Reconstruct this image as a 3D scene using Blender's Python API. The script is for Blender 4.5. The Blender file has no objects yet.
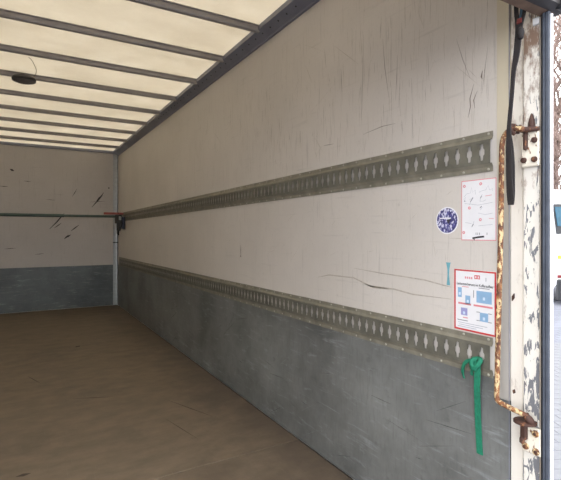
import bpy, bmesh, math, random
from mathutils import Vector, Matrix
S = bpy.context.scene
COL = S.collection
R = math.radians

# ------------------------------------------------------------------ camera, sky, exposure
cam_d = bpy.data.cameras.new('camera')
cam = bpy.data.objects.new('camera', cam_d); COL.objects.link(cam)
cam.location = (0, 0, 1.2)
cam.rotation_euler = (R(90), 0, R(-30.2))
cam_d.sensor_fit = 'HORIZONTAL'; cam_d.sensor_width = 36.0
cam_d.lens = 448.0 / 561.0 * 36.0
cam_d.shift_y = -8.0 / 561.0
cam_d.clip_start = 0.02; cam_d.clip_end = 300
S.camera = cam

world = bpy.data.worlds.new('overcast_sky'); S.world = world
world.use_nodes = True
wn = world.node_tree.nodes
bg = wn.get('Background') or wn.new('ShaderNodeBackground')
bg.inputs[0].default_value = (0.97, 0.98, 1.0, 1)
bg.inputs[1].default_value = 4.3
S.view_settings.view_transform = 'Standard'
S.view_settings.look = 'None'
S.view_settings.exposure = 0.0
S.view_settings.gamma = 1.0
S.view_settings.use_curve_mapping = False
S.cycles.use_denoising = True
S.cycles.max_bounces = 12
S.cycles.diffuse_bounces = 8
S.cycles.transmission_bounces = 8

# ------------------------------------------------------------------ materials
def lin(c):
    return tuple(((v/255)/12.92 if v/255 <= 0.04045 else ((v/255+0.055)/1.055)**2.4) for v in c)

class Mat:
    def __init__(s, name, rough=0.6, metal=0.0):
        s.m = bpy.data.materials.new(name); s.m.use_nodes = True
        s.t = s.m.node_tree; s.n = s.t.nodes; s.l = s.t.links
        s.b = s.n.get('Principled BSDF')
        s.b.inputs['Roughness'].default_value = rough
        s.b.inputs['Metallic'].default_value = metal
        s.coord = None
    def co(s):
        if s.coord is None: s.coord = s.n.new('ShaderNodeTexCoord').outputs['Object']
        return s.coord
    def noise(s, scale=(1, 1, 1), sc=5.0, detail=4.0, rough=0.6, dist=0.0, off=(0, 0, 0)):
        mp = s.n.new('ShaderNodeMapping'); mp.inputs['Scale'].default_value = scale
        mp.inputs['Location'].default_value = off
        s.l.new(s.co(), mp.inputs['Vector'])
        nz = s.n.new('ShaderNodeTexNoise'); nz.inputs['Scale'].default_value = sc
        nz.inputs['Detail'].default_value = detail; nz.inputs['Roughness'].default_value = rough
        nz.inputs['Distortion'].default_value = dist
        s.l.new(mp.outputs[0], nz.inputs['Vector'])
        return nz.outputs['Fac']
    def ramp(s, f, stops):
        r = s.n.new('ShaderNodeValToRGB'); e = r.color_ramp.elements
        e[0].position, e[0].color = stops[0][0], (*stops[0][1], 1)
        e[1].position, e[1].color = stops[-1][0], (*stops[-1][1], 1)
        for p, c in stops[1:-1]:
            k = e.new(p); k.color = (*c, 1)
        s.l.new(f, r.inputs['Fac']); return r.outputs['Color']
    def g(s, f, a, b):   # scalar ramp a..b -> 0..1
        m = s.n.new('ShaderNodeMapRange'); m.inputs['From Min'].default_value = a; m.inputs['From Max'].default_value = b
        s.l.new(f, m.inputs['Value']); return m.outputs[0]
    def mix(s, f, a, b, mode='MIX'):
        m = s.n.new('ShaderNodeMix'); m.data_type = 'RGBA'; m.blend_type = mode
        for sock, v in ((m.inputs[0], f), (m.inputs[6], a), (m.inputs[7], b)):
            if hasattr(v, 'links'): s.l.new(v, sock)
            elif isinstance(v, (tuple, list)): sock.default_value = (*v, 1) if len(v) == 3 else v
            else: sock.default_value = v
        return m.outputs[2]
    def math(s, op, a, b=0.0):
        m = s.n.new('ShaderNodeMath'); m.operation = op
        for sock, v in ((m.inputs[0], a), (m.inputs[1], b)):
            if hasattr(v, 'links'): s.l.new(v, sock)
            else: sock.default_value = v
        return m.outputs[0]
    def axis(s, k):
        x = s.n.new('ShaderNodeSeparateXYZ'); s.l.new(s.co(), x.inputs[0]); return x.outputs[k]
    def col(s, c):
        if hasattr(c, 'links'): s.l.new(c, s.b.inputs['Base Color'])
        else: s.b.inputs['Base Color'].default_value = (*c, 1)
        return s
    def bump(s, f, strength=0.2, dist=0.01):
        b = s.n.new('ShaderNodeBump'); b.inputs['Strength'].default_value = strength; b.inputs['Distance'].default_value = dist
        s.l.new(f, b.inputs['Height']); s.l.new(b.outputs[0], s.b.inputs['Normal']); return s

M = {}
def plain(name, rgb, rough=0.6, metal=0.0, var=0.12, sc=20.0):
    m = Mat(name, rough, metal); c = lin(rgb)
    f = m.noise(sc=sc)
    m.col(m.ramp(f, [(0.3, tuple(v*(1-var) for v in c)), (0.7, tuple(min(1, v*(1+var)) for v in c))]))
    M[name] = m.m; return m

# white fibreglass lining with drawn-out grime and rub marks
def lining(name, base, seed):
    m = Mat(name, 0.5)
    c = lin(base)
    cloud = m.noise(sc=1.3, detail=5, off=(seed, 0, 0))
    a = m.ramp(cloud, [(0.3, tuple(v*0.88 for v in c)), (0.7, c)])
    st = m.noise(scale=(26, 26, 1.1), sc=3.0, detail=5, rough=0.7, off=(0, seed, 0))
    a = m.mix(m.g(st, 0.58, 0.75), a, tuple(v*0.70 for v in c))
    fine = m.noise(scale=(60, 60, 14), sc=4.0, detail=3)
    sp = m.noise(scale=(9, 9, 5), sc=4.0, detail=6, rough=0.8, off=(seed, 4, 0))
    a = m.mix(m.math('MULTIPLY', m.g(sp, 0.60, 0.72), 0.45), a, tuple(v*0.6 for v in c))
    a = m.mix(m.math('MULTIPLY', m.g(fine, 0.55, 0.8), 0.35), a, tuple(v*0.6 for v in c))
    hz = m.noise(scale=(1.5, 1.5, 30), sc=2.0, detail=4, off=(0, 0, seed))
    a = m.mix(m.math('MULTIPLY', m.g(hz, 0.62, 0.75), 0.30), a, tuple(v*0.55 for v in c))
    m.col(a); m.bump(fine, 0.08, 0.004); M[name] = m.m
lining('white_lining', (214, 208, 202), 3.1)
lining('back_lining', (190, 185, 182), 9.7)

def kick(name, base, seed):
    m = Mat(name, 0.42, 0.0); c = lin(base)
    cl = m.noise(sc=1.8, detail=6, rough=0.65, off=(seed, 1, 0))
    a = m.ramp(cl, [(0.34, tuple(v*0.58 for v in c)), (0.52, c), (0.68, tuple(v*1.3 for v in c))])
    hs = m.noise(scale=(1.2, 1.2, 9), sc=4.0, detail=6, rough=0.7, dist=0.6, off=(0, seed, 0))
    a = m.mix(m.math('MULTIPLY', m.g(hs, 0.56, 0.72), 0.5), a, lin((164, 171, 174)))
    dk = m.noise(scale=(1.5, 1.5, 3), sc=6.0, detail=5, rough=0.7, off=(0, 3, seed))
    a = m.mix(m.math('MULTIPLY', m.g(dk, 0.6, 0.78), 0.6), a, tuple(v*0.4 for v in c))
    fg = m.noise(scale=(30, 30, 5), sc=3.0, detail=4, rough=0.7, off=(seed, 0, 2))
    a = m.mix(m.math('MULTIPLY', m.g(fg, 0.5, 0.72), 0.35), a, tuple(v*0.5 for v in c))
    m.col(a); m.bump(hs, 0.12, 0.006); M[name] = m.m
kick('kick_panel', (116, 118, 117), 2.0)
kick('back_kick', (84, 92, 94), 6.0)

m = Mat('plywood_floor', 0.55)
c1, c2 = lin((104, 92, 77)), lin((128, 113, 95))
gr = m.noise(scale=(1.6, 3, 1), sc=3.0, detail=6, rough=0.65)
a = m.ramp(gr, [(0.3, c1), (0.7, c2)])
st = m.noise(sc=1.6, detail=6, rough=0.7, dist=0.5)
a = m.mix(m.math('MULTIPLY', m.g(st, 0.52, 0.72), 0.55), a, lin((78, 68, 60)))
x = m.axis(0)
dirt = m.noise(sc=3.0, detail=6, rough=0.75, off=(4, 2, 0))
e = m.math('ADD', m.g(x, 0.75, 1.45), m.math('MULTIPLY', m.math('SUBTRACT', dirt, 0.5), 1.8))
a = m.mix(m.math('MULTIPLY', m.g(e, 0.35, 0.9), 0.6), a, lin((78, 68, 62)))
sc_ = m.noise(scale=(40, 2.5, 1), sc=3.0, detail=4)
a = m.mix(m.math('MULTIPLY', m.g(sc_, 0.62, 0.75), 0.25), a, lin((150, 134, 118)))
m.col(a); m.bump(gr, 0.1, 0.004); M['plywood_floor'] = m.m

# translucent roof sheet
m = Mat('roof_sheet'); m.n.remove(m.b)
out = m.n.get('Material Output')
cl = m.noise(sc=3.2, detail=6, rough=0.75)
tcol = m.ramp(cl, [(0.32, (0.290, 0.268, 0.228)), (0.68, (0.360, 0.340, 0.300))])
tr = m.n.new('ShaderNodeBsdfTranslucent'); m.l.new(tcol, tr.inputs[0])
df = m.n.new('ShaderNodeBsdfDiffuse'); df.inputs[0].default_value = (0.52, 0.49, 0.43, 1)
mx = m.n.new('ShaderNodeAddShader'); m.l.new(tr.outputs[0], mx.inputs[0]); m.l.new(df.outputs[0], mx.inputs[1])
m.l.new(mx.outputs[0], out.inputs[0]); M['roof_sheet'] = m.m

plain('roof_bow', (158, 153, 151), 0.45, 0.15, 0.15, 8)
plain('roof_rail', (132, 134, 146), 0.4, 0.1, 0.15, 6)
m = plain('rail_steel', (116, 114, 104), 0.45, 0.3, 0.25, 14)
plain('screw_steel', (172, 168, 156), 0.4, 0.3)
plain('rail_flange', (134, 130, 117), 0.5, 0.2, 0.25, 14)
plain('corner_profile', (168, 172, 176), 0.4, 0.3)
plain('seal_rubber', (72, 78, 90), 0.55, 0.0, 0.2, 30)
plain('black_rubber', (34, 34, 38), 0.6)
plain('white_lip', (232, 234, 238), 0.5, 0, 0.05)
plain('header_black', (42, 38, 38), 0.5, 0, 0.2)
plain('header_brown', (104, 84, 70), 0.6, 0, 0.3)
plain('strap_black', (40, 36, 37), 0.8, 0, 0.25, 60)
plain('strap_blue', (70, 104, 124), 0.75, 0, 0.2, 60)
plain('strap_red', (112, 50, 46), 0.75, 0, 0.2, 60)
plain('green_webbing', (28, 120, 92), 0.8, 0, 0.25, 60)
m = Mat('end_strip_tan', 0.5)
m.col(m.mix(m.g(m.math('ADD', m.axis(2), m.math('MULTIPLY', m.noise(sc=9), 0.3)), 1.25, 1.75), lin((178, 174, 169)), lin((206, 197, 176))))
M['end_strip_tan'] = m.m
plain('carrier_beige', (176, 166, 154), 0.5, 0, 0.25, 14)
plain('paper_white', (232, 232, 236), 0.45, 0, 0.03)
plain('print_red', (198, 62, 66), 0.5, 0, 0.05)
plain('print_pink', (218, 134, 142), 0.5, 0, 0.08)
plain('print_blue', (142, 178, 212), 0.5, 0, 0.08)
plain('print_violet', (158, 158, 206), 0.5, 0, 0.08)
plain('print_grey', (120, 122, 130), 0.5, 0, 0.1)
plain('print_pale', (176, 180, 190), 0.5, 0, 0.1)
plain('print_black', (52, 52, 58), 0.5, 0, 0.1)
plain('print_pale_blue', (205, 222, 240), 0.5, 0, 0.05)
plain('teal_tape', (110, 168, 182), 0.5, 0, 0.15, 60)
plain('scuff_dark', (122, 113, 106), 0.8, 0, 0.2, 40)
plain('scuff_black', (62, 58, 58), 0.8, 0, 0.2, 40)
plain('scuff_grey', (178, 170, 160), 0.8, 0, 0.2, 40)
plain('rub_grey', (132, 136, 136), 0.8, 0, 0.2, 40)
plain('dark_rub', (84, 86, 84), 0.8, 0, 0.2, 40)
plain('bar_green', (72, 90, 84), 0.45, 0.3, 0.12)
plain('bar_red', (152, 78, 70), 0.5, 0, 0.1)
plain('clamp_dark', (52, 50, 46), 0.5, 0.4, 0.2)
plain('clamp_blue', (34, 38, 58), 0.5, 0.2, 0.2)
plain('clamp_steel', (150, 152, 150), 0.4, 0.5, 0.2)
plain('lamp_housing', (58, 56, 56), 0.5, 0, 0.1)
plain('lamp_lens', (112, 108, 106), 0.25, 0, 0.1)
plain('wire', (150, 140, 122), 0.6)
plain('outer_skin', (214, 214, 212), 0.45, 0, 0.05)
plain('joint_dark', (50, 42, 36), 0.8)
plain('floor_mark', (74, 64, 58), 0.8)

# peeling white paint on the rear post
def peel(name, base, thr, rustamt):
    m = Mat(name, 0.5); c = lin(base)
    cl = m.noise(sc=6, detail=4)
    a = m.ramp(cl, [(0.3, tuple(v*0.9 for v in c)), (0.7, c)])
    p1 = m.noise(scale=(24, 24, 7), sc=2.2, detail=6, rough=0.6, dist=0.8)
    zz = m.axis(2)
    low = m.math('MULTIPLY', m.g(zz, 1.3, 0.7), 0.10)
    yy = m.math('MULTIPLY', m.g(m.axis(1), 0.83, 0.797), 0.07)
    f = m.g(m.math('ADD', m.math('ADD', p1, low), yy), thr, thr+0.02)
    a = m.mix(f, a, lin((122, 124, 130)))
    r1 = m.noise(scale=(10, 10, 4), sc=3.0, detail=6, rough=0.7, off=(2, 5, 1))
    hi = m.math('MULTIPLY', m.g(zz, 1.25, 1.75), 0.17)
    a = m.mix(m.math('MULTIPLY', m.g(m.math('ADD', r1, hi), 0.60, 0.74), rustamt), a, lin((130, 98, 78)))
    m.col(a); m.bump(f, 0.3, 0.002); M[name] = m.m
peel('peeling_paint', (240, 236, 228), 0.63, 0.9)
peel('channel_paint', (238, 232, 222), 0.80, 0.55)

def rust(name, paint, thr, sc=(40, 40, 22)):
    m = Mat(name, 0.75)
    f0 = m.noise(scale=sc, sc=2.0, detail=5, rough=0.65)
    f1 = m.noise(sc=60, detail=4, off=(3, 0, 0))
    rs = m.ramp(f1, [(0.3, lin((72, 46, 36))), (0.5, lin((114, 74, 52))), (0.7, lin((160, 108, 64)))])
    a = m.mix(m.g(f0, thr, thr+0.05), lin(paint), rs)
    m.col(a); m.bump(f0, 0.4, 0.002); M[name] = m.m
rust('rusty_rod', (210, 184, 140), 0.44)
rust('rusty_plate', (236, 228, 212), 0.58)
rust('rust_heavy', (70, 46, 38), 0.56)

# round sticker print
m = Mat('round_print', 0.5)
vz = m.n.new('ShaderNodeTexVoronoi'); vz.inputs['Scale'].default_value = 1.0
mp = m.n.new('ShaderNodeMapping'); mp.inputs['Scale'].default_value = (120, 170, 120)
m.l.new(m.co(), mp.inputs[0]); m.l.new(mp.outputs[0], vz.inputs['Vector'])
m.col(m.ramp(vz.outputs['Color'], [(0.35, lin((58, 56, 112))), (0.55, lin((98, 98, 158))), (0.74, lin((214, 214, 236)))]))
M['round_print'] = m.m

# outside
plain('paver', (112, 113, 118), 0.8, 0, 0.10, 9)
m = Mat('paving', 0.85)
bk = m.n.new('ShaderNodeTexBrick')
mp = m.n.new('ShaderNodeMapping'); mp.inputs['Rotation'].default_value = (0, 0, R(30.2))
m.l.new(m.co(), mp.inputs[0]); m.l.new(mp.outputs[0], bk.inputs['Vector'])
bk.inputs['Scale'].default_value = 1.0; bk.inputs['Brick Width'].default_value = 0.24; bk.inputs['Row Height'].default_value = 0.16
bk.inputs['Mortar Size'].default_value = 0.006
bk.inputs['Color1'].default_value = (*lin((106, 108, 118)), 1); bk.inputs['Color2'].default_value = (*lin((116, 118, 128)), 1)
bk.inputs['Mortar'].default_value = (*lin((74, 76, 84)), 1)
m.col(bk.outputs['Color']); M['paving'] = m.m
plain('bark', (116, 98, 90), 0.9, 0, 0.25, 12)
plain('twig', (146, 126, 118), 0.9, 0, 0.2, 12)
plain('truck_white', (240, 241, 243), 0.35, 0, 0.03)
plain('truck_dark', (40, 42, 46), 0.5, 0, 0.15)
plain('truck_glass', (24, 78, 100), 0.12, 0, 0.25, 5)
plain('amber', (240, 190, 60), 0.3)
plain('tail_red', (120, 30, 34), 0.3)
plain('headlamp', (205, 210, 215), 0.15)
plain('tyre', (30, 30, 32), 0.8)

# ------------------------------------------------------------------ mesh helpers
class MB:
    def __init__(s): s.v = []; s.f = []
    def add(s, vs, fs):
        k = len(s.v); s.v += [tuple(p) for p in vs]; s.f += [tuple(k+i for i in f) for f in fs]; return s
    def box(s, x0, x1, y0, y1, z0, z1, bev=0.0):
        bm = bmesh.new(); bmesh.ops.create_cube(bm, size=1)
        for v in bm.verts:
            v.co = Vector(((x0+x1)/2+v.co.x*(x1-x0), (y0+y1)/2+v.co.y*(y1-y0), (z0+z1)/2+v.co.z*(z1-z0)))
        if bev: bmesh.ops.bevel(bm, geom=bm.edges[:], offset=bev, segments=1, affect='EDGES')
        bm.verts.ensure_lookup_table(); bm.verts.index_update()
        s.add([v.co[:] for v in bm.verts], [[v.index for v in f.verts] for f in bm.faces]); bm.free(); return s
    def prism(s, poly, axis, a, b, shift=None):
        """poly: 2-D points in the plane of the two other axes, extruded from a to b along axis"""
        n = len(poly); vs = []
        for t in (a, b):
            for p in poly:
                if axis == 1: q = [p[0], t, p[1]]
                elif axis == 2: q = [p[0], p[1], t]
                else: q = [t, p[0], p[1]]
                if shift: q[2] += shift(t)
                vs.append(q)
        s.add(vs, [list(range(n))[::-1], list(range(n, 2*n))] + [[i, (i+1) % n, n+(i+1) % n, n+i] for i in range(n)]); return s
    def tube(s, pts, rad, n=8, cap=True):
        pts = [Vector(p) for p in pts]; rad = rad if isinstance(rad, (list, tuple)) else [rad]*len(pts)
        rings = []; up = None
        for i, p in enumerate(pts):
            d = (pts[min(i+1, len(pts)-1)] - pts[max(i-1, 0)]).normalized()
            if up is None:
                up = Vector((0, 0, 1)) if abs(d.z) < 0.9 else Vector((1, 0, 0))
            sd = d.cross(up).normalized(); up = sd.cross(d).normalized()
            rings.append([p + (sd*math.cos(2*math.pi*k/n) + up*math.sin(2*math.pi*k/n))*rad[i] for k in range(n)])
        vs = [q for r in rings for q in r]; fs = []
        for i in range(len(rings)-1):
            for k in range(n): fs.append([i*n+k, i*n+(k+1) % n, (i+1)*n+(k+1) % n, (i+1)*n+k])
        if cap: fs.append(list(range(n))[::-1]); fs.append([(len(rings)-1)*n+k for k in range(n)])
        s.add(vs, fs); return s
    def lathe(s, c, prof, axis=2, n=20):
        """prof: (radius, height) pairs along axis from point c"""
        vs = []
        for r, h in prof:
            for k in range(n):
                a = 2*math.pi*k/n; u, w = r*math.cos(a), r*math.sin(a)
                o = [(h, u, w), (u, h, w), (u, w, h)][axis]
                vs.append([c[i]+o[i] for i in range(3)])
        fs = [[i*n+k, i*n+(k+1) % n, (i+1)*n+(k+1) % n, (i+1)*n+k] for i in range(len(prof)-1) for k in range(n)]
        fs += [list(range(n))[::-1], [(len(prof)-1)*n+k for k in range(n)]]
        s.add(vs, fs); return s
    def ribbon(s, pts, widths, wdir, thick):
        """flat strap: pts centre line, widths across wdir, thickness along the normal"""
        pts = [Vector(p) for p in pts]; vs = []
        for i, p in enumerate(pts):
            d = (pts[min(i+1, len(pts)-1)] - pts[max(i-1, 0)]).normalized()
            w = Vector(wdir); w = (w - d*w.dot(d)).normalized(); nrm = d.cross(w)
            W = widths[i] if isinstance(widths, (list, tuple)) else widths
            for a, b in ((-1, -1), (1, -1), (1, 1), (-1, 1)): vs.append(p + w*(a*W/2) + nrm*(b*thick/2))
        n = len(pts); fs = [[0, 3, 2, 1], [4*n-4, 4*n-3, 4*n-2, 4*n-1]]
        for i in range(n-1):
            for k in range(4): fs.append([4*i+k, 4*i+(k+1) % 4, 4*i+4+(k+1) % 4, 4*i+4+k])
        s.add(vs, fs); return s
    def build(s, name, mat, parent=None, origin=None, smooth=False, kind=None):
        off = Vector((0, 0, 0))
        p = parent
        while p is not None: off += p.location; p = p.parent
        o = Vector(origin) if origin is not None else off.copy()
        me = bpy.data.meshes.new(name)
        me.from_pydata([tuple(Vector(v)-o) for v in s.v], [], s.f)
        bm = bmesh.new(); bm.from_mesh(me); bmesh.ops.recalc_face_normals(bm, faces=bm.faces[:]); bm.to_mesh(me); bm.free()
        if smooth:
            me.polygons.foreach_set('use_smooth', [True]*len(me.polygons))
        me.materials.append(M[mat] if isinstance(mat, str) else mat)
        ob = bpy.data.objects.new(name, me); COL.objects.link(ob)
        ob.location = o - off; ob.parent = parent
        if kind: ob['kind'] = kind
        return ob
def tag(o, label, cat=None, group=None, kind=None):
    o['label'] = label
    if cat: o['category'] = cat
    if group: o['group'] = group
    if kind: o['kind'] = kind
    return o
def thing(name, label, cat, loc, group=None):
    o = bpy.data.objects.new(name, None); COL.objects.link(o); o.location = loc; o.empty_display_size = 0.05
    return tag(o, label, cat, group)
def struct(mb, name, mat, label):
    o = mb.build(name, mat); o['kind'] = 'structure'; o['label'] = label; return o
def share(src, parent, world):
    c = bpy.data.objects.new(src.name.split('.')[0], src.data); COL.objects.link(c); c.parent = parent
    off = Vector((0, 0, 0)); p = parent
    while p is not None: off += p.location; p = p.parent
    c.location = Vector(world) - off; return c
def catmull(pts, n=6):
    P = [Vector(p) for p in pts]; P = [2*P[0]-P[1]] + P + [2*P[-1]-P[-2]]; out = []
    for i in range(1, len(P)-2):
        for k in range(n):
            t = k/n; a, b, c, d = P[i-1], P[i], P[i+1], P[i+2]
            out.append(0.5*((2*b)+(c-a)*t+(2*a-5*b+4*c-d)*t*t+(3*b-a-3*c+d)*t**3))
    out.append(P[-2]); return out

XW, XL, YB, YR = 1.40, -1.05, 7.735, 0.755      # right lining, left lining, front bulkhead, rear edge
def dz(y): return -0.0065*(y-1.0)               # the body settles a little towards the cab

# ------------------------------------------------------------------ structure
fl = struct(MB().box(XL-0.05, XW+0.05, 0.80, YB+0.05, -0.14, -0.02), 'floor', 'joint_dark', 'brown plywood load floor of the truck body')
edges = [0.80, 2.19, 4.68, 7.17, YB]
for a, b in zip(edges[:-1], edges[1:]):
    MB().box(XL, XW-0.006, a+0.002, b-0.002, -0.02, 0.0, 0.0015).build('floor_sheet', 'plywood_floor', fl)
# worn metal strip in the floor joint
ceil = struct(MB().box(XL-0.02, XW+0.02, 0.80, YB+0.02, 2.527, 2.531), 'ceiling', 'roof_sheet', 'translucent cream roof sheet carried on grey roof bows')
bow_prof = [(-0.030, 2.526), (-0.030, 2.5225), (-0.019, 2.521), (-0.018, 2.497), (-0.012, 2.489), (0.012, 2.489), (0.018, 2.497), (0.019, 2.521), (0.030, 2.5225), (0.030, 2.526)]
bow0 = None
for k in range(-2, 9):
    y = 2.574 + 0.585*k
    if bow0 is None:
        bow0 = MB().prism(bow_prof, 0, XL+0.06, 1.335).build('roof_bow', 'roof_bow', ceil, origin=(0, 0, 0)); bow0.location = (0, y, 0)
    else:
        share(bow0, ceil, (0, y, 0))

wr = struct(MB().box(1.42, 1.455, 0.90, YB, -0.02, 2.527), 'wall_right', 'outer_skin', 'right side wall with scratched white lining above a grey kick panel')
MB().box(XW, 1.42, 0.945, YB, 0.60, 2.50).build('lining_panel', 'white_lining', wr)
kp = MB()
kp.prism([(0.902, 0.004), (YB-0.001, 0.004), (YB-0.001, 0.708+dz(YB)), (0.945, 0.708), (0.945, 0.64), (0.902, 0.64)], 0, 1.3975, 1.42).build('kick_panel', 'kick_panel', wr)
wl = struct(MB().box(XL-0.055, XL-0.02, 0.90, YB, -0.02, 2.527), 'wall_left', 'outer_skin', 'left side wall with white lining above a grey kick panel')
MB().box(XL-0.02, XL, 0.80, YB, 0.68, 2.50).build('lining_panel', 'white_lining', wl)
MB().box(XL-0.02, XL+0.002, 0.80, YB, 0.004, 0.68).build('kick_panel', 'kick_panel', wl)
wb = struct(MB().box(XL-0.055, 1.455, YB+0.02, YB+0.06, -0.02, 2.527), 'wall_back', 'outer_skin', 'front bulkhead with scuffed white lining above a blue-grey kick panel')
MB().box(XL, XW, YB, YB+0.02, 0.60, 2.527).build('lining_panel', 'back_lining', wb)
MB().box(XL+0.002, XW-0.003, YB-0.003, YB+0.02, 0.004, 0.665).build('kick_panel', 'back_kick', wb)

# roof edge rail (right and left)
rp = [(1.402, 2.448), (1.386, 2.450), (1.384, 2.456), (1.330, 2.494), (1.324, 2.498), (1.324, 2.527), (1.402, 2.527)]
tr1 = struct(MB().prism(rp, 1, 0.80, YB), 'trim_1', 'roof_rail', 'dark grey riveted roof edge rail above the right wall')
rv = None
nx, nz = -0.575, -0.818
for k in range(60):
    y = 1.25 + 0.10*k
    cx, cz = 1.352, 2.4785
    if rv is None:
        rv = MB().lathe((0, 0, 0), [(0.0055, 0), (0.005, 0.002), (0.003, 0.003)], 2, 8).build('rivet', 'black_rubber', tr1, origin=(0, 0, 0)); o = rv
        o.location = (cx, y, cz)
    else: o = share(rv, tr1, (cx, y, cz))
    o.rotation_euler = (0, math.atan2(nx, nz), 0)
    if y > 5: break
lp = [(XL-0.002-(p[0]-1.402), p[1]) for p in rp]
tr2 = struct(MB().prism(lp, 1, 0.80, YB), 'trim_2', 'roof_rail', 'dark grey roof edge rail above the left wall')
# edge rail along the bulkhead top
struct(MB().box(XL, 1.33, YB-0.02, YB, 2.485, 2.527, 0.004), 'trim_3', 'roof_rail', 'grey rail along the top of the bulkhead')
# corner profile in the front right corner
cp = [(1.322, YB-0.006), (1.330, YB-0.012), (1.345, YB-0.012), (1.352, YB-0.030), (1.380, YB-0.034), (1.399, YB-0.012), (1.399, YB), (1.322, YB)]
tr4 = struct(MB().prism(cp, 2, 0.004, 2.485), 'trim_4', 'corner_profile', 'galvanised corner profile between bulkhead and right wall')
MB().box(1.318, 1.397, YB-0.040, YB-0.006, 1.02, 1.035, 0.002).build('band', 'clamp_dark', tr4)

# rear post, right
post = struct(MB().prism([(1.408, 0.899), (1.408, 0.857), (1.404, 0.852), (1.396, 0.848), (1.395, 0.800), (1.398, 0.797), (1.455, 0.803), (1.455, 0.899)], 2, -0.30, 2.50),
              'trim_5', 'peeling_paint', 'rear door post of white paint peeling to bare metal')
MB().box(1.4055, 1.4085, 0.858, 0.8975, -0.30, 2.50).build('channel_face', 'channel_paint', post)
es = MB().box(1.3985, 1.42, 0.9, 0.9448, 0.64, 2.45, 0.001).build('end_strip', 'end_strip_tan', post)
MB().box(1.397, 1.3995, 0.8985, 0.9005, 0.0, 2.45).build('end_bead', 'roof_rail', post)
MB().box(1.391, 1.40, 0.785, 0.797, -0.30, 1.866, 0.002).build('seal_carrier', 'carrier_beige', post)
sl = MB().prism([(1.387, 0.785), (1.383, 0.781), (1.384, 0.775), (1.3865, 0.774), (1.383, 0.772), (1.384, 0.765), (1.388, 0.763), (1.402, 0.766), (1.402, 0.785)], 2, -0.30, 1.87)
so = sl.build('door_seal', 'seal_rubber', post)
MB().box(1.384, 1.394, 0.7835, 0.7875, -0.3, 1.866).build('seal_edge', 'black_rubber', post)
MB().box(1.388, 1.397, 0.757, 0.7632, -0.30, 1.862, 0.001).build('seal_lip', 'white_lip', so)
post2 = struct(MB().box(XL-0.055, XL, 0.80, 0.90, -0.30, 2.50, 0.004), 'trim_6', 'peeling_paint', 'left rear door post of white painted metal')
# rear header across the opening
hd = struct(MB().box(XL-0.055, 1.455, 0.752, 0.795, 1.876, 2.53, 0.003), 'trim_7', 'header_black', 'dark rear header beam above the door opening')
MB().prism([(0.766, 1.872), (0.795, 1.866), (0.7955, 1.90), (0.766, 1.90)], 0, XL-0.05, 1.42).build('soffit', 'header_brown', hd)
MB().prism([(0.738, 1.882), (0.766, 1.872), (0.766, 2.05), (0.738, 2.05)], 0, XL-0.05, 1.43).build('lip', 'header_black', hd)
MB().lathe((1.40, 0.742, 1.892), [(0.016, 0), (0.021, 0.004), (0.021, 0.05), (0.016, 0.054)], 0, 18).build('buffer', 'black_rubber', hd)
MB().box(1.388, 1.396, 0.796, 0.816, 1.846, 1.868, 0.001).build('tab', 'white_lip', hd)

# ------------------------------------------------------------------ wear marks
def marks(name, parent, plane, segs, mat):
    mb = MB()
    for pts, w in segs:
        pts = [Vector(p) for p in pts]; n = len(pts)
        if n == 2: pts = [pts[0], (pts[0]+pts[1])/2, pts[1]]; n = 3
        vs = []
        for i, p in enumerate(pts):
            d = (pts[min(i+1, n-1)]-pts[max(i-1, 0)]).normalized(); q = Vector((-d.y, d.x))
            ww = w*(0.25 if i in (0, n-1) else 1.0)
            for sgn in (-1, 1):
                u = p+q*(sgn*ww/2)
                vs.append((plane[1], u.x, u.y) if plane[0] == 0 else (u.x, plane[1], u.y))
        mb.add(vs, [[2*i, 2*i+1, 2*i+3, 2*i+2] for i in range(n-1)])
    return mb.build(name, mat, parent, kind='stuff')
PX = (0, XW-0.0004)
marks('scratches', wr, PX, [
    ([(1.498, 2.061), (1.485, 1.93), (1.459, 1.788)], .003), ([(1.407, 1.959), (1.412, 1.87), (1.419, 1.769)], .0025),
    ([(1.628, 2.128), (1.636, 1.777)], .0025), ([(1.799, 2.022), (1.791, 1.904)], .003),
    ([(1.108, 1.916), (1.08, 1.83), (1.05, 1.754)], .002), ([(.979, 1.84), (1.002, 1.684)], .0018),
    ([(1.034, 1.728), (1.05, 1.68), (1.048, 1.65), (1.058, 1.612)], .004), ([(1.0, 1.765), (1.004, 1.745), (1.0, 1.735)], .006),
    ([(1.02, 1.70), (1.035, 1.67), (1.03, 1.64)], .004),
    ([(1.63, 1.66), (1.5, 1.672), (1.42, 1.668)], .003), ([(1.95, 1.66), (1.86, 1.655)], .003),
    ([(2.984, 1.105), (2.984, 1.02)], .010), ([(2.99, 1.03), (2.978, 1.015)], .014)], 'scuff_dark')
marks('long_scratches', wr, PX, [
    ([(1.70, 1.025), (1.50, 1.015), (1.38, 1.012), (1.26, 1.008), (1.17, 0.997), (1.13, .993)], .005),
    ([(2.0, .955), (1.90, .975), (1.70, .978), (1.58, .95), (1.43, .953), (1.32, .943), (1.13, .948)], .006),
    ([(1.62, .957), (1.56, .947), (1.46, .950)], .009),
    ([(1.146, 1.177), (1.09, 1.176), (1.05, 1.174)], .002)], 'scuff_grey')
random.seed(5)
seg = []
for k in range(260):
    y = 0.97 + 3.2*random.random()**1.3; z = random.uniform(1.56, 2.32); L = random.uniform(0.02, 0.16)
    t = random.gauss(0, 0.05) if random.random() < .85 else random.gauss(0, 0.8)
    z1 = max(1.555, z-L)
    seg.append(([(y, z), (y+t*L, z1)], random.uniform(.0006, .0018)*(0.7+0.35*y)))
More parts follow.
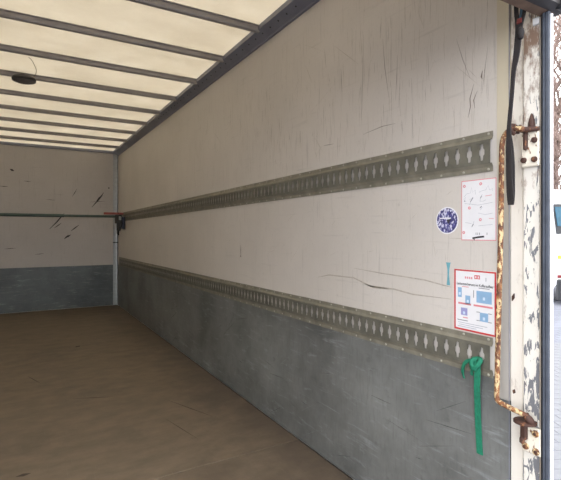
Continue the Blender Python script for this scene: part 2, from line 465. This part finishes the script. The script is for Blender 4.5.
for k in range(50):
    y = 0.97 + 3.5*random.random()**1.2; z = random.uniform(0.88, 1.36); L = random.uniform(0.02, 0.10)
    seg.append(([(y, z), (y+random.choice((random.gauss(0, .2), 1.0))*L, z-L*random.uniform(.1, 1))], random.uniform(.0006, .0016)))
marks('fine_scratches', wr, (0, XW-0.0003), [s for s in seg if all(p[1] > 0.86 for p in s[0])], 'scuff_grey')
seg = []
for k in range(150):
    c_ = random.choice((1.45, 1.8, 2.1, 1.25, 2.6))
    y = max(.98, random.gauss(c_, .22)); z = random.uniform(1.66, 2.2) - .03*abs(y-1.7); L = random.uniform(.02, .12)
    if z-L < 1.57: continue
    seg.append(([(y, z), (y+random.gauss(0, .06)*L, z-L)], random.uniform(.0006, .0013)*(.6+.4*y)))
marks('short_scratches', wr, (0, XW-0.00035), seg, 'scuff_dark')
seg = []
for k in range(110):
    y = 0.98 + 4.0*random.random()**1.2; z = random.uniform(0.06, 0.64); L = random.uniform(0.03, 0.25)
    a = random.choice((random.gauss(0, .15), random.gauss(-.5, .25)))
    z1 = min(.66, max(.03, z+a*L)); seg.append(([(y, z), (y+L, z1)], random.uniform(.001, .0035)))
marks('rub_marks', wr, (0, 1.3971), seg[:45], 'rub_grey')
marks('dark_rub_marks', wr, (0, 1.3970), seg[70:], 'dark_rub')
B = (1, YB-0.0005)
marks('scuff_marks', wb, B, [
    ([(1.178, 1.841), (1.10, 1.72), (.998, 1.598)], .022), ([(1.16, 1.80), (1.07, 1.70)], .03), ([(.781, 1.879), (.716, 1.758)], .010),
    ([(.60, 1.49), (.554, 1.433), (.50, 1.36), (.395, 1.246)], .018), ([(.56, 1.34), (.46, 1.26)], .014), ([(.81, 1.311), (.695, 1.216)], .018),
    ([(.69, 1.155), (.61, 1.111)], .03), ([(.66, 1.15), (.60, 1.09)], .02), ([(-.125, 2.131), (-.074, 2.105)], .03),
    ([(1.245, 1.918), (1.27, 1.918)], .025), ([(-.25, 1.873), (-.15, 1.869)], .010), ([(.055, 1.964), (.146, 1.961)], .008),
    ([(.97, 1.68), (1.20, 1.70)], .006), ([(.35, 1.70), (.47, 1.69)], .006), ([(-.2, .95), (-.05, .96)], .008), ([(.2, .86), (.32, .87)], .008)], 'scuff_black')

mb = MB()
for (x0, y0, x1, y1, ww) in [(.30, 3.55, .62, 3.42, .012), (-.02, 2.55, .05, 2.55, .03), (.15, 4.0, .05, 4.3, .008), (.9, 2.45, .80, 2.9, .006), (.75, 1.95, 1.05, 1.85, .010), (.5, 5.1, .55, 5.15, .05), (.9, 3.2, 1.1, 2.7, .008)]:
    d = Vector((x1-x0, y1-y0)).normalized(); q = Vector((-d.y, d.x))*ww/2; xm, ym = (x0+x1)/2, (y0+y1)/2
    mb.add([(x0, y0, .0006), (xm+q.x, ym+q.y, .0006), (x1, y1, .0006), (xm-q.x, ym-q.y, .0006)], [[0, 1, 2, 3]])
mb.build('floor_marks', 'floor_mark', fl, kind='stuff')
# ------------------------------------------------------------------ lashing rails
def rail(zb, label):
    y0, y1 = 0.963, 7.62
    t = thing('lashing_rail', label, 'lashing rail', (XW-0.003, y0, zb), 'slotted lashing rails on the right wall')
    H = 0.138; bk = 1.3972
    def fp(pts): return [(p[1], p[0]) for p in pts]
    prof_lo = [(bk, zb), (bk-.002, zb), (bk-.002, zb+.016), (1.389, zb+.028), (1.391, zb+.029), (bk, zb+.0175)]
    prof_hi = [(p[0], 2*zb+H-p[1]) for p in prof_lo]
    MB().prism(prof_hi, 1, y0-0.006, y1, dz).build('upper_flange', 'rail_flange', t)
    MB().prism(prof_lo, 1, y0-0.006, y1, dz).build('lower_flange', 'rail_flange', t)
    zc = zb+H/2; hh = 0.0415; xf, xb = 1.389, 1.3915
    half = [(0, .0295), (.0055, .0275), (.0065, .013), (.0110, .0075), (.0110, -.0075), (.0065, -.013), (.0055, -.0275)]
    out_ = [(0, hh), (.025, hh), (.025, .012), (.025, .0065), (.025, -.0065), (.025, -.012), (.025, -hh)]
    slot = half + [(0, -.0295)] + [(-p[0], p[1]) for p in half[:0:-1]]
    rect = out_ + [(0, -hh)] + [(-p[0], p[1]) for p in out_[:0:-1]]
    n = len(slot); mb = MB(); k = 0; y = y0+0.0325
    mb.box(xf, xb, y0+0.002, y-0.025, zc-hh, zc+hh)
    while y < y1-0.03:
        d = dz(y)
        vs = [(xf, y+p[0], zc+p[1]+dz(y+p[0])) for p in rect] + [(xf, y+p[0], zc+p[1]+d) for p in slot] + [(xb, y+p[0], zc+p[1]+d) for p in slot]
        fs = []
        for i in range(n):
            j = (i+1) % n
            fs += [[i, j, n+j, n+i], [n+i, n+j, 2*n+j, 2*n+i]]
        mb.add(vs, fs); y += 0.05
    mb.build('slotted_plate', 'rail_steel', t)
    s0 = None; y = y0+0.01
    while y < 3.4:
        for z in (zb+0.008, zb+H-0.008):
            w = (1.3952, y, z+dz(y))
            if s0 is None:
                s0 = MB().lathe((0, 0, 0), [(0.0050, 0), (0.0044, -0.002), (0.002, -0.0035)], 0, 8).build('screw', 'screw_steel', t, origin=(0, 0, 0)); s0.location = Vector(w)-t.location
            else: share(s0, t, w)
        y += 0.10
    return t
rail(1.408, 'upper slotted steel lashing rail, above the round blue sticker on the white lining')
rail(0.700, 'lower slotted steel lashing rail, along the top edge of the grey kick panel')

# ------------------------------------------------------------------ stickers
def sheet(y_l, y_r, z_b, z_t, x=XW):
    """returns a mapper from sheet u (0 left .. 1) v (0 top .. 1) to boxes lying on the wall"""
    def put(mb, u0, u1, v0, v1, lvl=1):
        mb.box(x-0.0008-0.00025*lvl, x-0.0008-0.00025*(lvl-1)-0.00005, y_l+(y_r-y_l)*u1, y_l+(y_r-y_l)*u0, z_t+(z_b-z_t)*v1, z_t+(z_b-z_t)*v0); return mb
    return put
def line(mb, put_xy, a, b, w):
    pass
# upper: numbered line drawings in a thin red frame
yl, yr, zb, zt = 1.0855, 0.9465, 1.170, 1.3855
t = thing('sticker', 'white instruction sticker with small line drawings and thin pink-red frame under upper rail', 'sticker', (XW-0.0004, (yl+yr)/2, zb), 'instruction stickers by the door post')
MB().box(XW-0.0008, XW-0.0001, yr, yl, zb, zt).build('sheet', 'paper_white', t)
put = sheet(yl, yr, zb, zt)
mb = MB(); put(mb, 0, 1, 0, .012); put(mb, 0, 1, .988, 1); put(mb, 0, .018, .012, .988); put(mb, .982, 1, .012, .988)
mb.build('frame', 'print_pink', t)
def disc(mb, u, v, r, lvl=1):
    cy, cz = yl+(yr-yl)*u, zt+(zb-zt)*v
    mb.lathe((XW-0.0008, cy, cz), [(r, 0), (r, -0.00025*lvl)], 0, 14); return mb
for u, v in ((.09, .09), (.57, .075), (.24, .46), (.56, .66), (.07, .87)):
    o = disc(MB(), u, v, .0055).build('number_disc', 'print_pink', t)
    mk = MB(); put(mk, u-.008, u+.012, v-.010, v+.010, 2); mk.build('number', 'paper_white', o)
def stroke(mb, pts, w, lvl=1):
    P = [Vector((XW-0.0008-0.00025*lvl, yl+(yr-yl)*u, zt+(zb-zt)*v)) for u, v in pts]
    mb.ribbon(P, w, (1, 0, 0), 0.0) if False else None
    vs = []
    for i, p in enumerate(P):
        d = (P[min(i+1, len(P)-1)]-P[max(i-1, 0)]).normalized(); q = Vector((0, -d.z, d.y))
        vs += [p+q*w/2, p-q*w/2]
    mb.add(vs, [[2*i, 2*i+1, 2*i+3, 2*i+2] for i in range(len(P)-1)])
dr = [[(.08, .27), (.16, .22), (.27, .21), (.31, .12), (.33, .2), (.42, .17), (.42, .24)], [(.52, .21), (.62, .19), (.72, .18), (.78, .11), (.82, .19), (.9, .17), (.9, .21)],
      [(.07, .31), (.13, .27), (.1, .33), (.14, .35)], [(.25, .33), (.35, .28), (.29, .35), (.24, .41)], [(.55, .36), (.57, .29), (.62, .25)], [(.55, .36), (.65, .36), (.72, .34)],
      [(.56, .5), (.62, .46)], [(.5, .55), (.7, .58), (.9, .56)], [(.3, .78), (.36, .72), (.38, .68)], [(.5, .76), (.9, .74)], [(.1, .38), (.5, .42), (.9, .39)], [(.12, .7), (.3, .72)]]
for d in dr:
    mb = MB(); stroke(mb, d, .0012); mb.build('drawing', 'print_pale', t)
for d in ([(.27, .36), (.35, .29)], [(.56, .31), (.6, .27)], [(.55, .47), (.6, .44)], [(.32, .77), (.36, .73)], [(.08, .34), (.11, .34)]):
    mb = MB(); stroke(mb, d, .003); mb.build('drawing', 'print_grey', t)
for d in ([(.7, .28), (.88, .27)], [(.8, .645), (.93, .65)]):
    mb = MB(); stroke(mb, d, .0018); mb.build('arrow', 'print_pink', t)
mb = MB(); stroke(mb, [(.33, .965), (.5, .945), (.67, .935)], .006); stroke(mb, [(.38, .965), (.385, 1.0)], .004); mb.build('pen_mark', 'print_black', t)
for u in (.43, .48, .53, .74):
    mb = MB(); put(mb, u, u+.015, .87, .91); mb.build('drawing', 'print_grey', t)

# lower: red frame, title and blue load diagrams
yl, yr, zb, zt = 1.1165, 0.9465, 0.842, 1.063
t = thing('sticker', 'load securing sticker with bold red frame and blue diagrams, just above the lower rail', 'sticker', (XW-0.0004, (yl+yr)/2, zb), 'instruction stickers by the door post')
MB().box(XW-0.0008, XW-0.0001, yr, yl, zb, zt).build('sheet', 'paper_white', t)
put = sheet(yl, yr, zb, zt)
mb = MB(); put(mb, 0, 1, 0, .024); put(mb, 0, 1, .972, 1); put(mb, 0, .036, .024, .972); put(mb, .962, 1, .024, .972)
mb.build('frame', 'print_red', t)
for (u0, u1, v0, v1, mat) in [(.09, .19, .30, .46, 'print_blue'), (.28, .40, .42, .56, 'print_blue'), (.55, .90, .32, .51, 'print_blue'), (.17, .33, .63, .75, 'print_violet'), (.63, .82, .66, .80, 'print_blue')]:
    mb = MB(); put(mb, u0, u1, v0, v1); o = mb.build('diagram', mat, t)
    cu, cv = (u0+u1)/2, (v0+v1)/2+.02
    mb = MB(); put(mb, cu-.025, cu+.025, cv-.02, cv+.025, 2); mb.build('load_mark', 'print_pale_blue', o)
for (u0, u1, v0, v1, mat) in [(.1, .42, .545, .575, 'print_pink'), (.48, .92, .545, .575, 'print_pink'), (.22, .34, .78, .795, 'print_pink'),
                              (.55, .63, .655, .665, 'print_grey'), (.82, .9, .655, .665, 'print_grey'), (.55, .63, .79, .80, 'print_grey'), (.82, .9, .79, .80, 'print_grey'),
                              (.2, .36, .275, .285, 'print_pink'), (.6, .85, .27, .28, 'print_grey'), (.475, .49, .32, .44, 'print_grey'),
                              (.27, .30, .11, .145, 'print_pink'), (.32, .35, .11, .145, 'print_pink'), (.37, .40, .11, .145, 'print_pink'), (.42, .45, .11, .145, 'print_pink'), (.50, .63, .075, .088, 'print_red'), (.50, .63, .122, .135, 'print_red'), (.50, .52, .09, .12, 'print_red'), (.61, .63, .09, .12, 'print_red'), (.545, .585, .09, .118, 'print_pink'), (.76, .78, .1, .16, 'print_pale'),
                              (.08, .34, .83, .842, 'print_grey'), (.10, .80, .872, .882, 'print_pale'), (.12, .70, .905, .915, 'print_pale'), (.08, .55, .935, .945, 'print_pale')]:
    mb = MB(); put(mb, u0, u1, v0, v1); mb.build('print_block', mat, t)
fc = bpy.data.curves.new('title', 'FONT'); fc.body = 'Ladungssicherung im Kofferaufbau'; fc.size = 0.0122; fc.align_x = 'CENTER'; fc.align_y = 'CENTER'; fc.offset = 0.0002
fo = bpy.data.objects.new('title_tmp', fc); COL.objects.link(fo)
bpy.context.view_layer.update()
me = bpy.data.meshes.new_from_object(fo.evaluated_get(bpy.context.evaluated_depsgraph_get()))
bpy.data.objects.remove(fo); me.materials.clear(); me.materials.append(M['print_black'])
ww = max(v.co.x for v in me.vertices)-min(v.co.x for v in me.vertices)
k = 0.146/ww
for v in me.vertices: v.co = (0, -v.co.x*k, v.co.y*k*1.25)
me.name = 'title'
o = bpy.data.objects.new('title', me); COL.objects.link(o); o.parent = t
o.location = Vector((XW-0.0013, (yl+yr)/2, zt-(zt-zb)*.235))-t.location

# round blue sticker
t = thing('sticker', 'round violet-blue sticker with dense white print on the white lining', 'sticker', (XW-0.0004, 1.150, 1.192))
MB().lathe((XW-0.0001, 1.150, 1.2435), [(.0515, 0), (.0515, -.0006)], 0, 32).build('disc', 'paper_white', t)
MB().lathe((XW-0.0007, 1.150, 1.2435), [(.047, 0), (.047, -.0003)], 0, 32).build('print', 'round_print', t)
MB().box(XW-.0014, XW-.001, 1.132, 1.183, 1.250, 1.2545).build('stripe', 'paper_white', t)
MB().add([(XW-.0014, 1.152, 1.246), (XW-.0014, 1.128, 1.250), (XW-.0014, 1.144, 1.230)], [[0, 1, 2]]).build('emblem', 'print_black', t)
# teal tape scrap, waisted
hw = [(.011, 1.085), (.0085, 1.078), (.0045, 1.060), (.0035, 1.040), (.005, 1.020), (.0075, 1.002), (.008, .999)]
mb = MB(); mb.prism([(1.144+w, z) for w, z in hw]+[(1.144-w, z) for w, z in hw[::-1]], 0, XW-0.0007, XW-0.0001)
tag(mb.build('tape_scrap', 'teal_tape', None, origin=(XW, 1.144, .999)), 'waisted scrap of pale teal tape beside the red framed sticker', 'tape')

# ------------------------------------------------------------------ rusty grab rod with brackets
t = thing('locking_rod', 'rusty bent rod with flaking yellow paint bolted to the peeling rear post', 'rod', (1.35, .90, .50))
pts = catmull([(1.352, .822, 1.519), (1.350, .845, 1.524), (1.349, .866, 1.524), (1.349, .882, 1.513), (1.349, .891, 1.490), (1.349, .894, 1.44), (1.349, .897, 1.2), (1.349, .904, .95), (1.349, .910, .70), (1.349, .911, .665), (1.350, .905, .647), (1.352, .860, .638), (1.358, .816, .630)], 5)
MB().tube(pts, .0082, 12).build('rod', 'rusty_rod', t, smooth=True)
# upper bracket
ub = MB().box(1.383, 1.3949, .793, .849, 1.405, 1.516, .003).build('upper_bracket', 'rusty_plate', t)
for y, z in ((.806, 1.486), (.840, 1.427), (.806, 1.426)):
    MB().lathe((1.3835, y, z), [(.0095, 0), (.0085, -.007), (.005, -.009)], 0, 10).build('bolt', 'rust_heavy', ub, smooth=False)
MB().box(1.371, 1.384, .826, .838, 1.458, 1.520, .003).build('lug', 'rust_heavy', ub)
MB().tube([(1.362, .845, 1.528), (1.366, .83, 1.520), (1.375, .81, 1.520), (1.385, .792, 1.519)], [.012, .010, .008, .007], 10).build('eye_arm', 'rust_heavy', ub, smooth=True)
MB().tube(catmull([(1.350, .850, 1.507), (1.342, .856, 1.520), (1.345, .860, 1.535), (1.357, .858, 1.539), (1.364, .850, 1.528), (1.360, .847, 1.512)], 4), .006, 8).build('eye', 'rust_heavy', ub, smooth=True)
MB().lathe((1.382, .815, 1.520), [(.006, 0), (.0105, .006), (.0095, .022), (.007, .034), (.004, .045), (.002, .05)], 2, 12).build('pin', 'rust_heavy', ub, smooth=True)
# lower bracket
lb = MB().box(1.383, 1.3949, .787, .849, .505, .590, .004).build('lower_bracket', 'rusty_plate', t)
for y, z in ((.803, .574), (.834, .524), (.801, .519)):
    b = MB().lathe((1.3835, y, z), [(.011, 0), (.010, -.006), (.006, -.007)], 0, 12).build('bolt', 'rusty_rod', lb)
    MB().lathe((1.3768, y, z), [(.0055, 0), (.005, -.0015)], 0, 10).build('bolt_socket', 'rust_heavy', b)
MB().lathe((1.372, .830, .604), [(.018, -.006), (.034, -.003), (.034, .003), (.018, .007)], 2, 16).build('collar', 'rust_heavy', lb)
MB().box(1.368, 1.384, .826, .846, .545, .602, .004).build('lug', 'rust_heavy', lb)
MB().lathe((1.366, .836, .535), [(.004, 0), (.008, .004), (.008, .016), (.006, .02)], 2, 8).build('nut', 'rust_heavy', lb)
MB().tube([(1.358, .822, .632), (1.364, .812, .618), (1.37, .806, .606)], [.011, .012, .012], 10).build('rod_end', 'rust_heavy', lb, smooth=True)

# catch pads (rust blisters on channel)
marks('rust_spots', post, (0, 1.4050), [([(.885, .683), (.889, .668)], .012), ([(.886, .998), (.894, .972)], .012)], 'rust_heavy')

# ------------------------------------------------------------------ black pull strap
t = thing('pull_strap', 'black webbing pull strap hanging from the header beside the rusty rod', 'strap', (1.322, .835, 1.28))
w = (0, 1, 0)
pts = catmull([(1.332, .812, 1.96), (1.330, .830, 1.915), (1.328, .831, 1.88), (1.326, .826, 1.845), (1.322, .820, 1.818), (1.321, .822, 1.78), (1.321, .828, 1.735), (1.321, .836, 1.695), (1.322, .842, 1.625), (1.322, .848, 1.565), (1.322, .8515, 1.52), (1.322, .850, 1.48), (1.322, .847, 1.42), (1.322, .846, 1.36), (1.322, .845, 1.30), (1.322, .845, 1.284)], 4)
def prof(z):
    tab = [(1.97, .012), (1.85, .012), (1.82, .020), (1.79, .021), (1.74, .018), (1.70, .013), (1.62, .011), (1.53, .012), (1.50, .015), (1.46, .024), (1.40, .027), (1.33, .026), (1.30, .022), (1.28, .016)]
    for (a, wa), (b, wb_) in zip(tab[:-1], tab[1:]):
        if a >= z >= b: return wa+(wb_-wa)*(a-z)/(a-b)
    return tab[-1][1] if z < 1.3 else tab[0][1]
MB().ribbon(pts, [prof(p.z) for p in pts], w, .005).build('webbing', 'strap_black', t)
MB().ribbon(catmull([(1.332, .800, 1.94), (1.330, .803, 1.90), (1.328, .807, 1.865), (1.324, .812, 1.835), (1.322, .815, 1.81), (1.322, .819, 1.79)], 4), .010, w, .004).build('return_loop', 'strap_black', t)
MB().ribbon(catmull([(1.342, .806, 1.95), (1.340, .815, 1.91), (1.336, .817, 1.875), (1.330, .819, 1.85)], 4), .016, w, .003).build('inner_strap', 'strap_blue', t)
MB().ribbon([(1.325, .818, 1.853), (1.322, .817, 1.838)], .014, w, .008).build('stitching', 'strap_red', t)
MB().lathe((1.319, .812, 1.806), [(.004, -.018), (.009, -.012), (.011, 0), (.009, .012), (.004, .018)], 2, 10).build('knot', 'strap_black', t, smooth=True)
MB().ribbon(catmull([(1.318, .836, 1.30), (1.316, .841, 1.36), (1.317, .843, 1.43), (1.319, .848, 1.48)], 4), .010, w, .004).build('folded_end', 'strap_black', t)
MB().box(1.318, 1.350, .7958, .815, 1.935, 1.965, .003).build('anchor', 'clamp_steel', t)

# ------------------------------------------------------------------ green tie strap
t = thing('tie_strap', 'green webbing strap knotted through the lower rail and hanging down the kick panel', 'strap', (1.385, 1.008, .42))
MB().ribbon(catmull([(1.374, 1.001, .745), (1.372, 1.000, .705), (1.376, 1.004, .66), (1.384, 1.008, .60), (1.390, 1.010, .54), (1.393, 1.009, .48), (1.394, 1.006, .421)], 4), .0235, w, .003).build('hanging_end', 'green_webbing', t)
MB().ribbon(catmull([(1.374, 1.005, .746), (1.370, 1.025, .749), (1.371, 1.045, .738), (1.376, 1.060, .718), (1.380, 1.066, .695), (1.383, 1.062, .674)], 4), [.012]*25, (0, .4, .9), .004).build('loop_end', 'green_webbing', t)
MB().tube(catmull([(1.384, 1.030, .735), (1.372, 1.020, .722), (1.366, 1.005, .728), (1.367, .993, .742), (1.376, .990, .756), (1.384, 1.003, .757), (1.374, 1.018, .752), (1.365, 1.016, .736), (1.368, .998, .722)], 4), .0085, 8).build('knot', 'green_webbing', t, smooth=True)
MB().ribbon(catmull([(1.374, 1.014, .735), (1.373, 1.022, .715), (1.377, 1.026, .695)], 4), .010, w, .003).build('short_end', 'green_webbing', t)

# ------------------------------------------------------------------ load bar at the bulkhead
t = thing('load_bar', 'green telescopic load bar spanning the body in front of the bulkhead', 'load bar', (0.15, 7.15, 1.41))
MB().tube([(-1.048, 7.15, 1.436), (0.55, 7.15, 1.436)], .023, 14).build('outer_tube', 'bar_green', t, smooth=False)
MB().tube([(0.55, 7.15, 1.436), (1.345, 7.15, 1.436)], .019, 14).build('inner_tube', 'bar_green', t)
MB().box(1.09, 1.375, 7.135, 7.165, 1.464, 1.497, .006).build('lever', 'bar_red', t)
ec = MB().box(1.25, 1.345, 7.12, 7.18, 1.33, 1.46, .008).build('end_clamp', 'clamp_dark', t)
MB().box(1.275, 1.335, 7.13, 7.17, 1.22, 1.34, .008).build('jaw', 'clamp_dark', ec)
MB().tube([(1.30, 7.15, 1.24), (1.295, 7.15, 1.18), (1.305, 7.15, 1.15)], [.022, .016, .010], 8).build('hook', 'clamp_dark', ec)
MB().box(1.30, 1.34, 7.118, 7.125, 1.38, 1.44, .003).build('spring_plate', 'clamp_steel', ec)
MB().box(1.345, 1.388, 7.11, 7.19, 1.245, 1.43, .006).build('rail_shoe', 'clamp_blue', t)

# ------------------------------------------------------------------ roof lamp
t = thing('roof_lamp', 'round dark dome lamp fixed under a roof bow', 'lamp', (.03, 4.275, 2.44))
MB().lathe((.03, 4.275, 2.44), [(.060, .049), (.080, .040), (.088, .028), (.090, .020), (.086, .014)], 2, 28).build('housing', 'lamp_housing', t, smooth=True)
MB().lathe((.03, 4.275, 2.44), [(.080, .015), (.078, .008), (.062, .000), (.035, -.006), (.008, -.008)], 2, 28).build('lens', 'lamp_lens', t, smooth=True)
MB().lathe((.03, 4.275, 2.44), [(.086, .016), (.088, .010), (.080, .007), (.079, .013)], 2, 28).build('rim', 'lamp_housing', t, smooth=True)
MB().tube(catmull([(.060, 3.90, 2.5255), (.080, 3.95, 2.5235), (.100, 4.05, 2.522), (.114, 4.14, 2.522), (.117, 4.24, 2.521), (.10, 4.28, 2.49)], 4), .0028, 6).build('wire', 'wire', t)

# ------------------------------------------------------------------ outside: paving, truck, trees
GZ = -0.80
gnd = struct(MB().box(-30, 60, -25, 60, GZ-0.1, GZ-0.004), 'ground', 'paving', 'grey block paving of the yard outside')
fv = Vector((math.sin(R(30.2)), math.cos(R(30.2)), 0)); rv_ = Vector((fv.y, -fv.x, 0))
cand = []
for j in range(0, 60):
    for i in range(-30, 60):
        p = rv_*(i*.24+(.12 if j % 2 else 0)) + fv*(2.9+j*.16)
        d = Vector((.883, .469, 0)); al = p.dot(d); off = abs(p.x*d.y-p.y*d.x)
        if 3.6 < al < 9.5: cand.append((off+0.02*al, p))
cand.sort(key=lambda q: q[0])
pv = None
for _, p in cand[:290]:
    if pv is None:
        pv = MB().box(-.117, .117, -.077, .077, -.06, 0, .004).build('paver', 'paver', gnd, origin=(0, 0, 0)); o = pv; o.location = (p.x, p.y, GZ)
    else: o = share(pv, gnd, (p.x, p.y, GZ))
    o.rotation_euler = (0, 0, R(-30.2))

def local_truck():
    base = fv*12.3 + rv_*7.56; base.z = GZ
    t = thing('truck', 'white truck with blue windscreen parked in the yard beyond the rear post', 'truck', base)
    t.rotation_euler = (0, 0, R(-30.2))
    def part(mb, name, mat, par=t, **k):
        o = mb.build(name, mat, None, origin=(0, 0, 0), **k); o.parent = par; return o
    cab = [(0.10, 0.45), (0.0, 0.55), (0.0, 1.75), (0.22, 2.85), (0.45, 3.2), (2.0, 3.24), (2.0, 0.45)]
    cb = part(MB().prism(cab, 0, 0.0, 2.4), 'cab', 'truck_white')
    part(MB().prism([(-.012, 1.95), (.175, 2.78), (.235, 2.78), (.05, 1.95)], 0, .03, 2.37), 'windscreen_frame', 'truck_dark', cb)
    part(MB().prism([(.012, 2.16), (.142, 2.70), (.19, 2.70), (.06, 2.16)], 0, .06, 2.34), 'windscreen', 'truck_glass', cb)
    part(MB().box(.02, 2.38, -.10, .05, .12, .70, .03), 'bumper', 'truck_dark')
    part(MB().box(.09, .50, -.112, -.09, .34, .62, .01), 'headlamp', 'headlamp')
    part(MB().box(1.90, 2.31, -.112, -.09, .34, .62, .01), 'headlamp', 'headlamp')
    part(MB().box(.05, .22, -.02, .03, 1.26, 1.36, .005), 'indicator', 'amber')
    part(MB().box(2.18, 2.35, -.02, .03, 1.26, 1.36, .005), 'indicator', 'amber')
    part(MB().box(.04, .18, -.02, .05, .74, .82, .005), 'reflector', 'tail_red')
    part(MB().box(.55, 1.85, -.02, .02, .85, 1.55, .01), 'grille', 'truck_dark')
    part(MB().box(.94, 1.46, -.112, -.098, .40, .52), 'number_plate', 'headlamp')
    part(MB().box(-.02, 2.42, 2.15, 8.6, .95, 3.25, .02), 'cargo_box', 'truck_white')
    part(MB().box(.5, 1.9, .2, 8.5, .55, .95), 'chassis', 'truck_dark')
    for y in (1.2, 6.6):
        for x0, x1 in ((.02, .32), (2.08, 2.38)):
            wmb = MB().lathe((x0, y, .48), [(.30, 0), (.45, .01), (.48, .05), (.48, .25), (.45, .29), (.30, .30)], 0, 24)
            wo = part(wmb, 'wheel', 'tyre')
            part(MB().lathe((x0-.004, y, .48), [(.10, 0), (.26, .01), (.26, .31), (.10, .31)], 0, 18), 'rim', 'headlamp', wo)
    for x0, x1 in ((2.45, 2.62),):
        mo = part(MB().box(x0, x1, .10, .22, 1.9, 2.4, .03), 'mirror', 'truck_dark')
    return t
local_truck()

def tree(x, y, h, seed, label):
    rnd = random.Random(seed)
    t = thing('bare_tree', label, 'tree', (x, y, GZ), 'bare trees behind the yard')
    tr_, br, tw = MB(), MB(), MB()
    def grow(p, d, L, r, lev):
        n = 3; pts = [p]; q = p
        for i in range(n):
            d = (d + Vector((rnd.gauss(0, .12), rnd.gauss(0, .12), rnd.gauss(.03, .06)))).normalized(); q = q+d*(L/n); pts.append(q)
        rad = [r*(1-.45*i/n) for i in range(n+1)]
        (tr_ if lev == 0 else br if lev < 3 else tw).tube(pts, rad, 7 if lev == 0 else 4 if lev < 3 else 3, cap=False)
        if lev >= 5: return
        for k in range((9, 7, 5, 4, 3)[lev]):
            s = rnd.uniform(.18, 1) if lev == 0 else rnd.uniform(.2, 1)
            i = min(n-1, int(s*n)); b = pts[i].lerp(pts[i+1], s*n-i)
            az = rnd.uniform(0, 2*math.pi); side = Vector((math.cos(az), math.sin(az), rnd.uniform(0, .5)))
            nd = (d*rnd.uniform(.6, 1.0)+side*rnd.uniform(.45, .8)).normalized()
            grow(b, nd, L*rnd.uniform(.38, .55), max(.011, r*rnd.uniform(.35, .5)), lev+1)
    grow(Vector((x, y, GZ)), Vector((0, 0, 1)), h*.62, h*.016, 0)
    tr_.build('trunk', 'bark', t); br.build('branches', 'bark', t, kind='stuff'); tw.build('twigs', 'twig', t, kind='stuff')
for k, (bear, dist, h, lab) in enumerate([(62.3, 23, 16, 'tall bare brown tree standing straight behind the white truck'), (61.7, 36, 21, 'second bare tree, taller and further back, behind the nearer bare tree')]):
    tree(dist*math.sin(R(bear)), dist*math.cos(R(bear)), h, 11+k, lab)
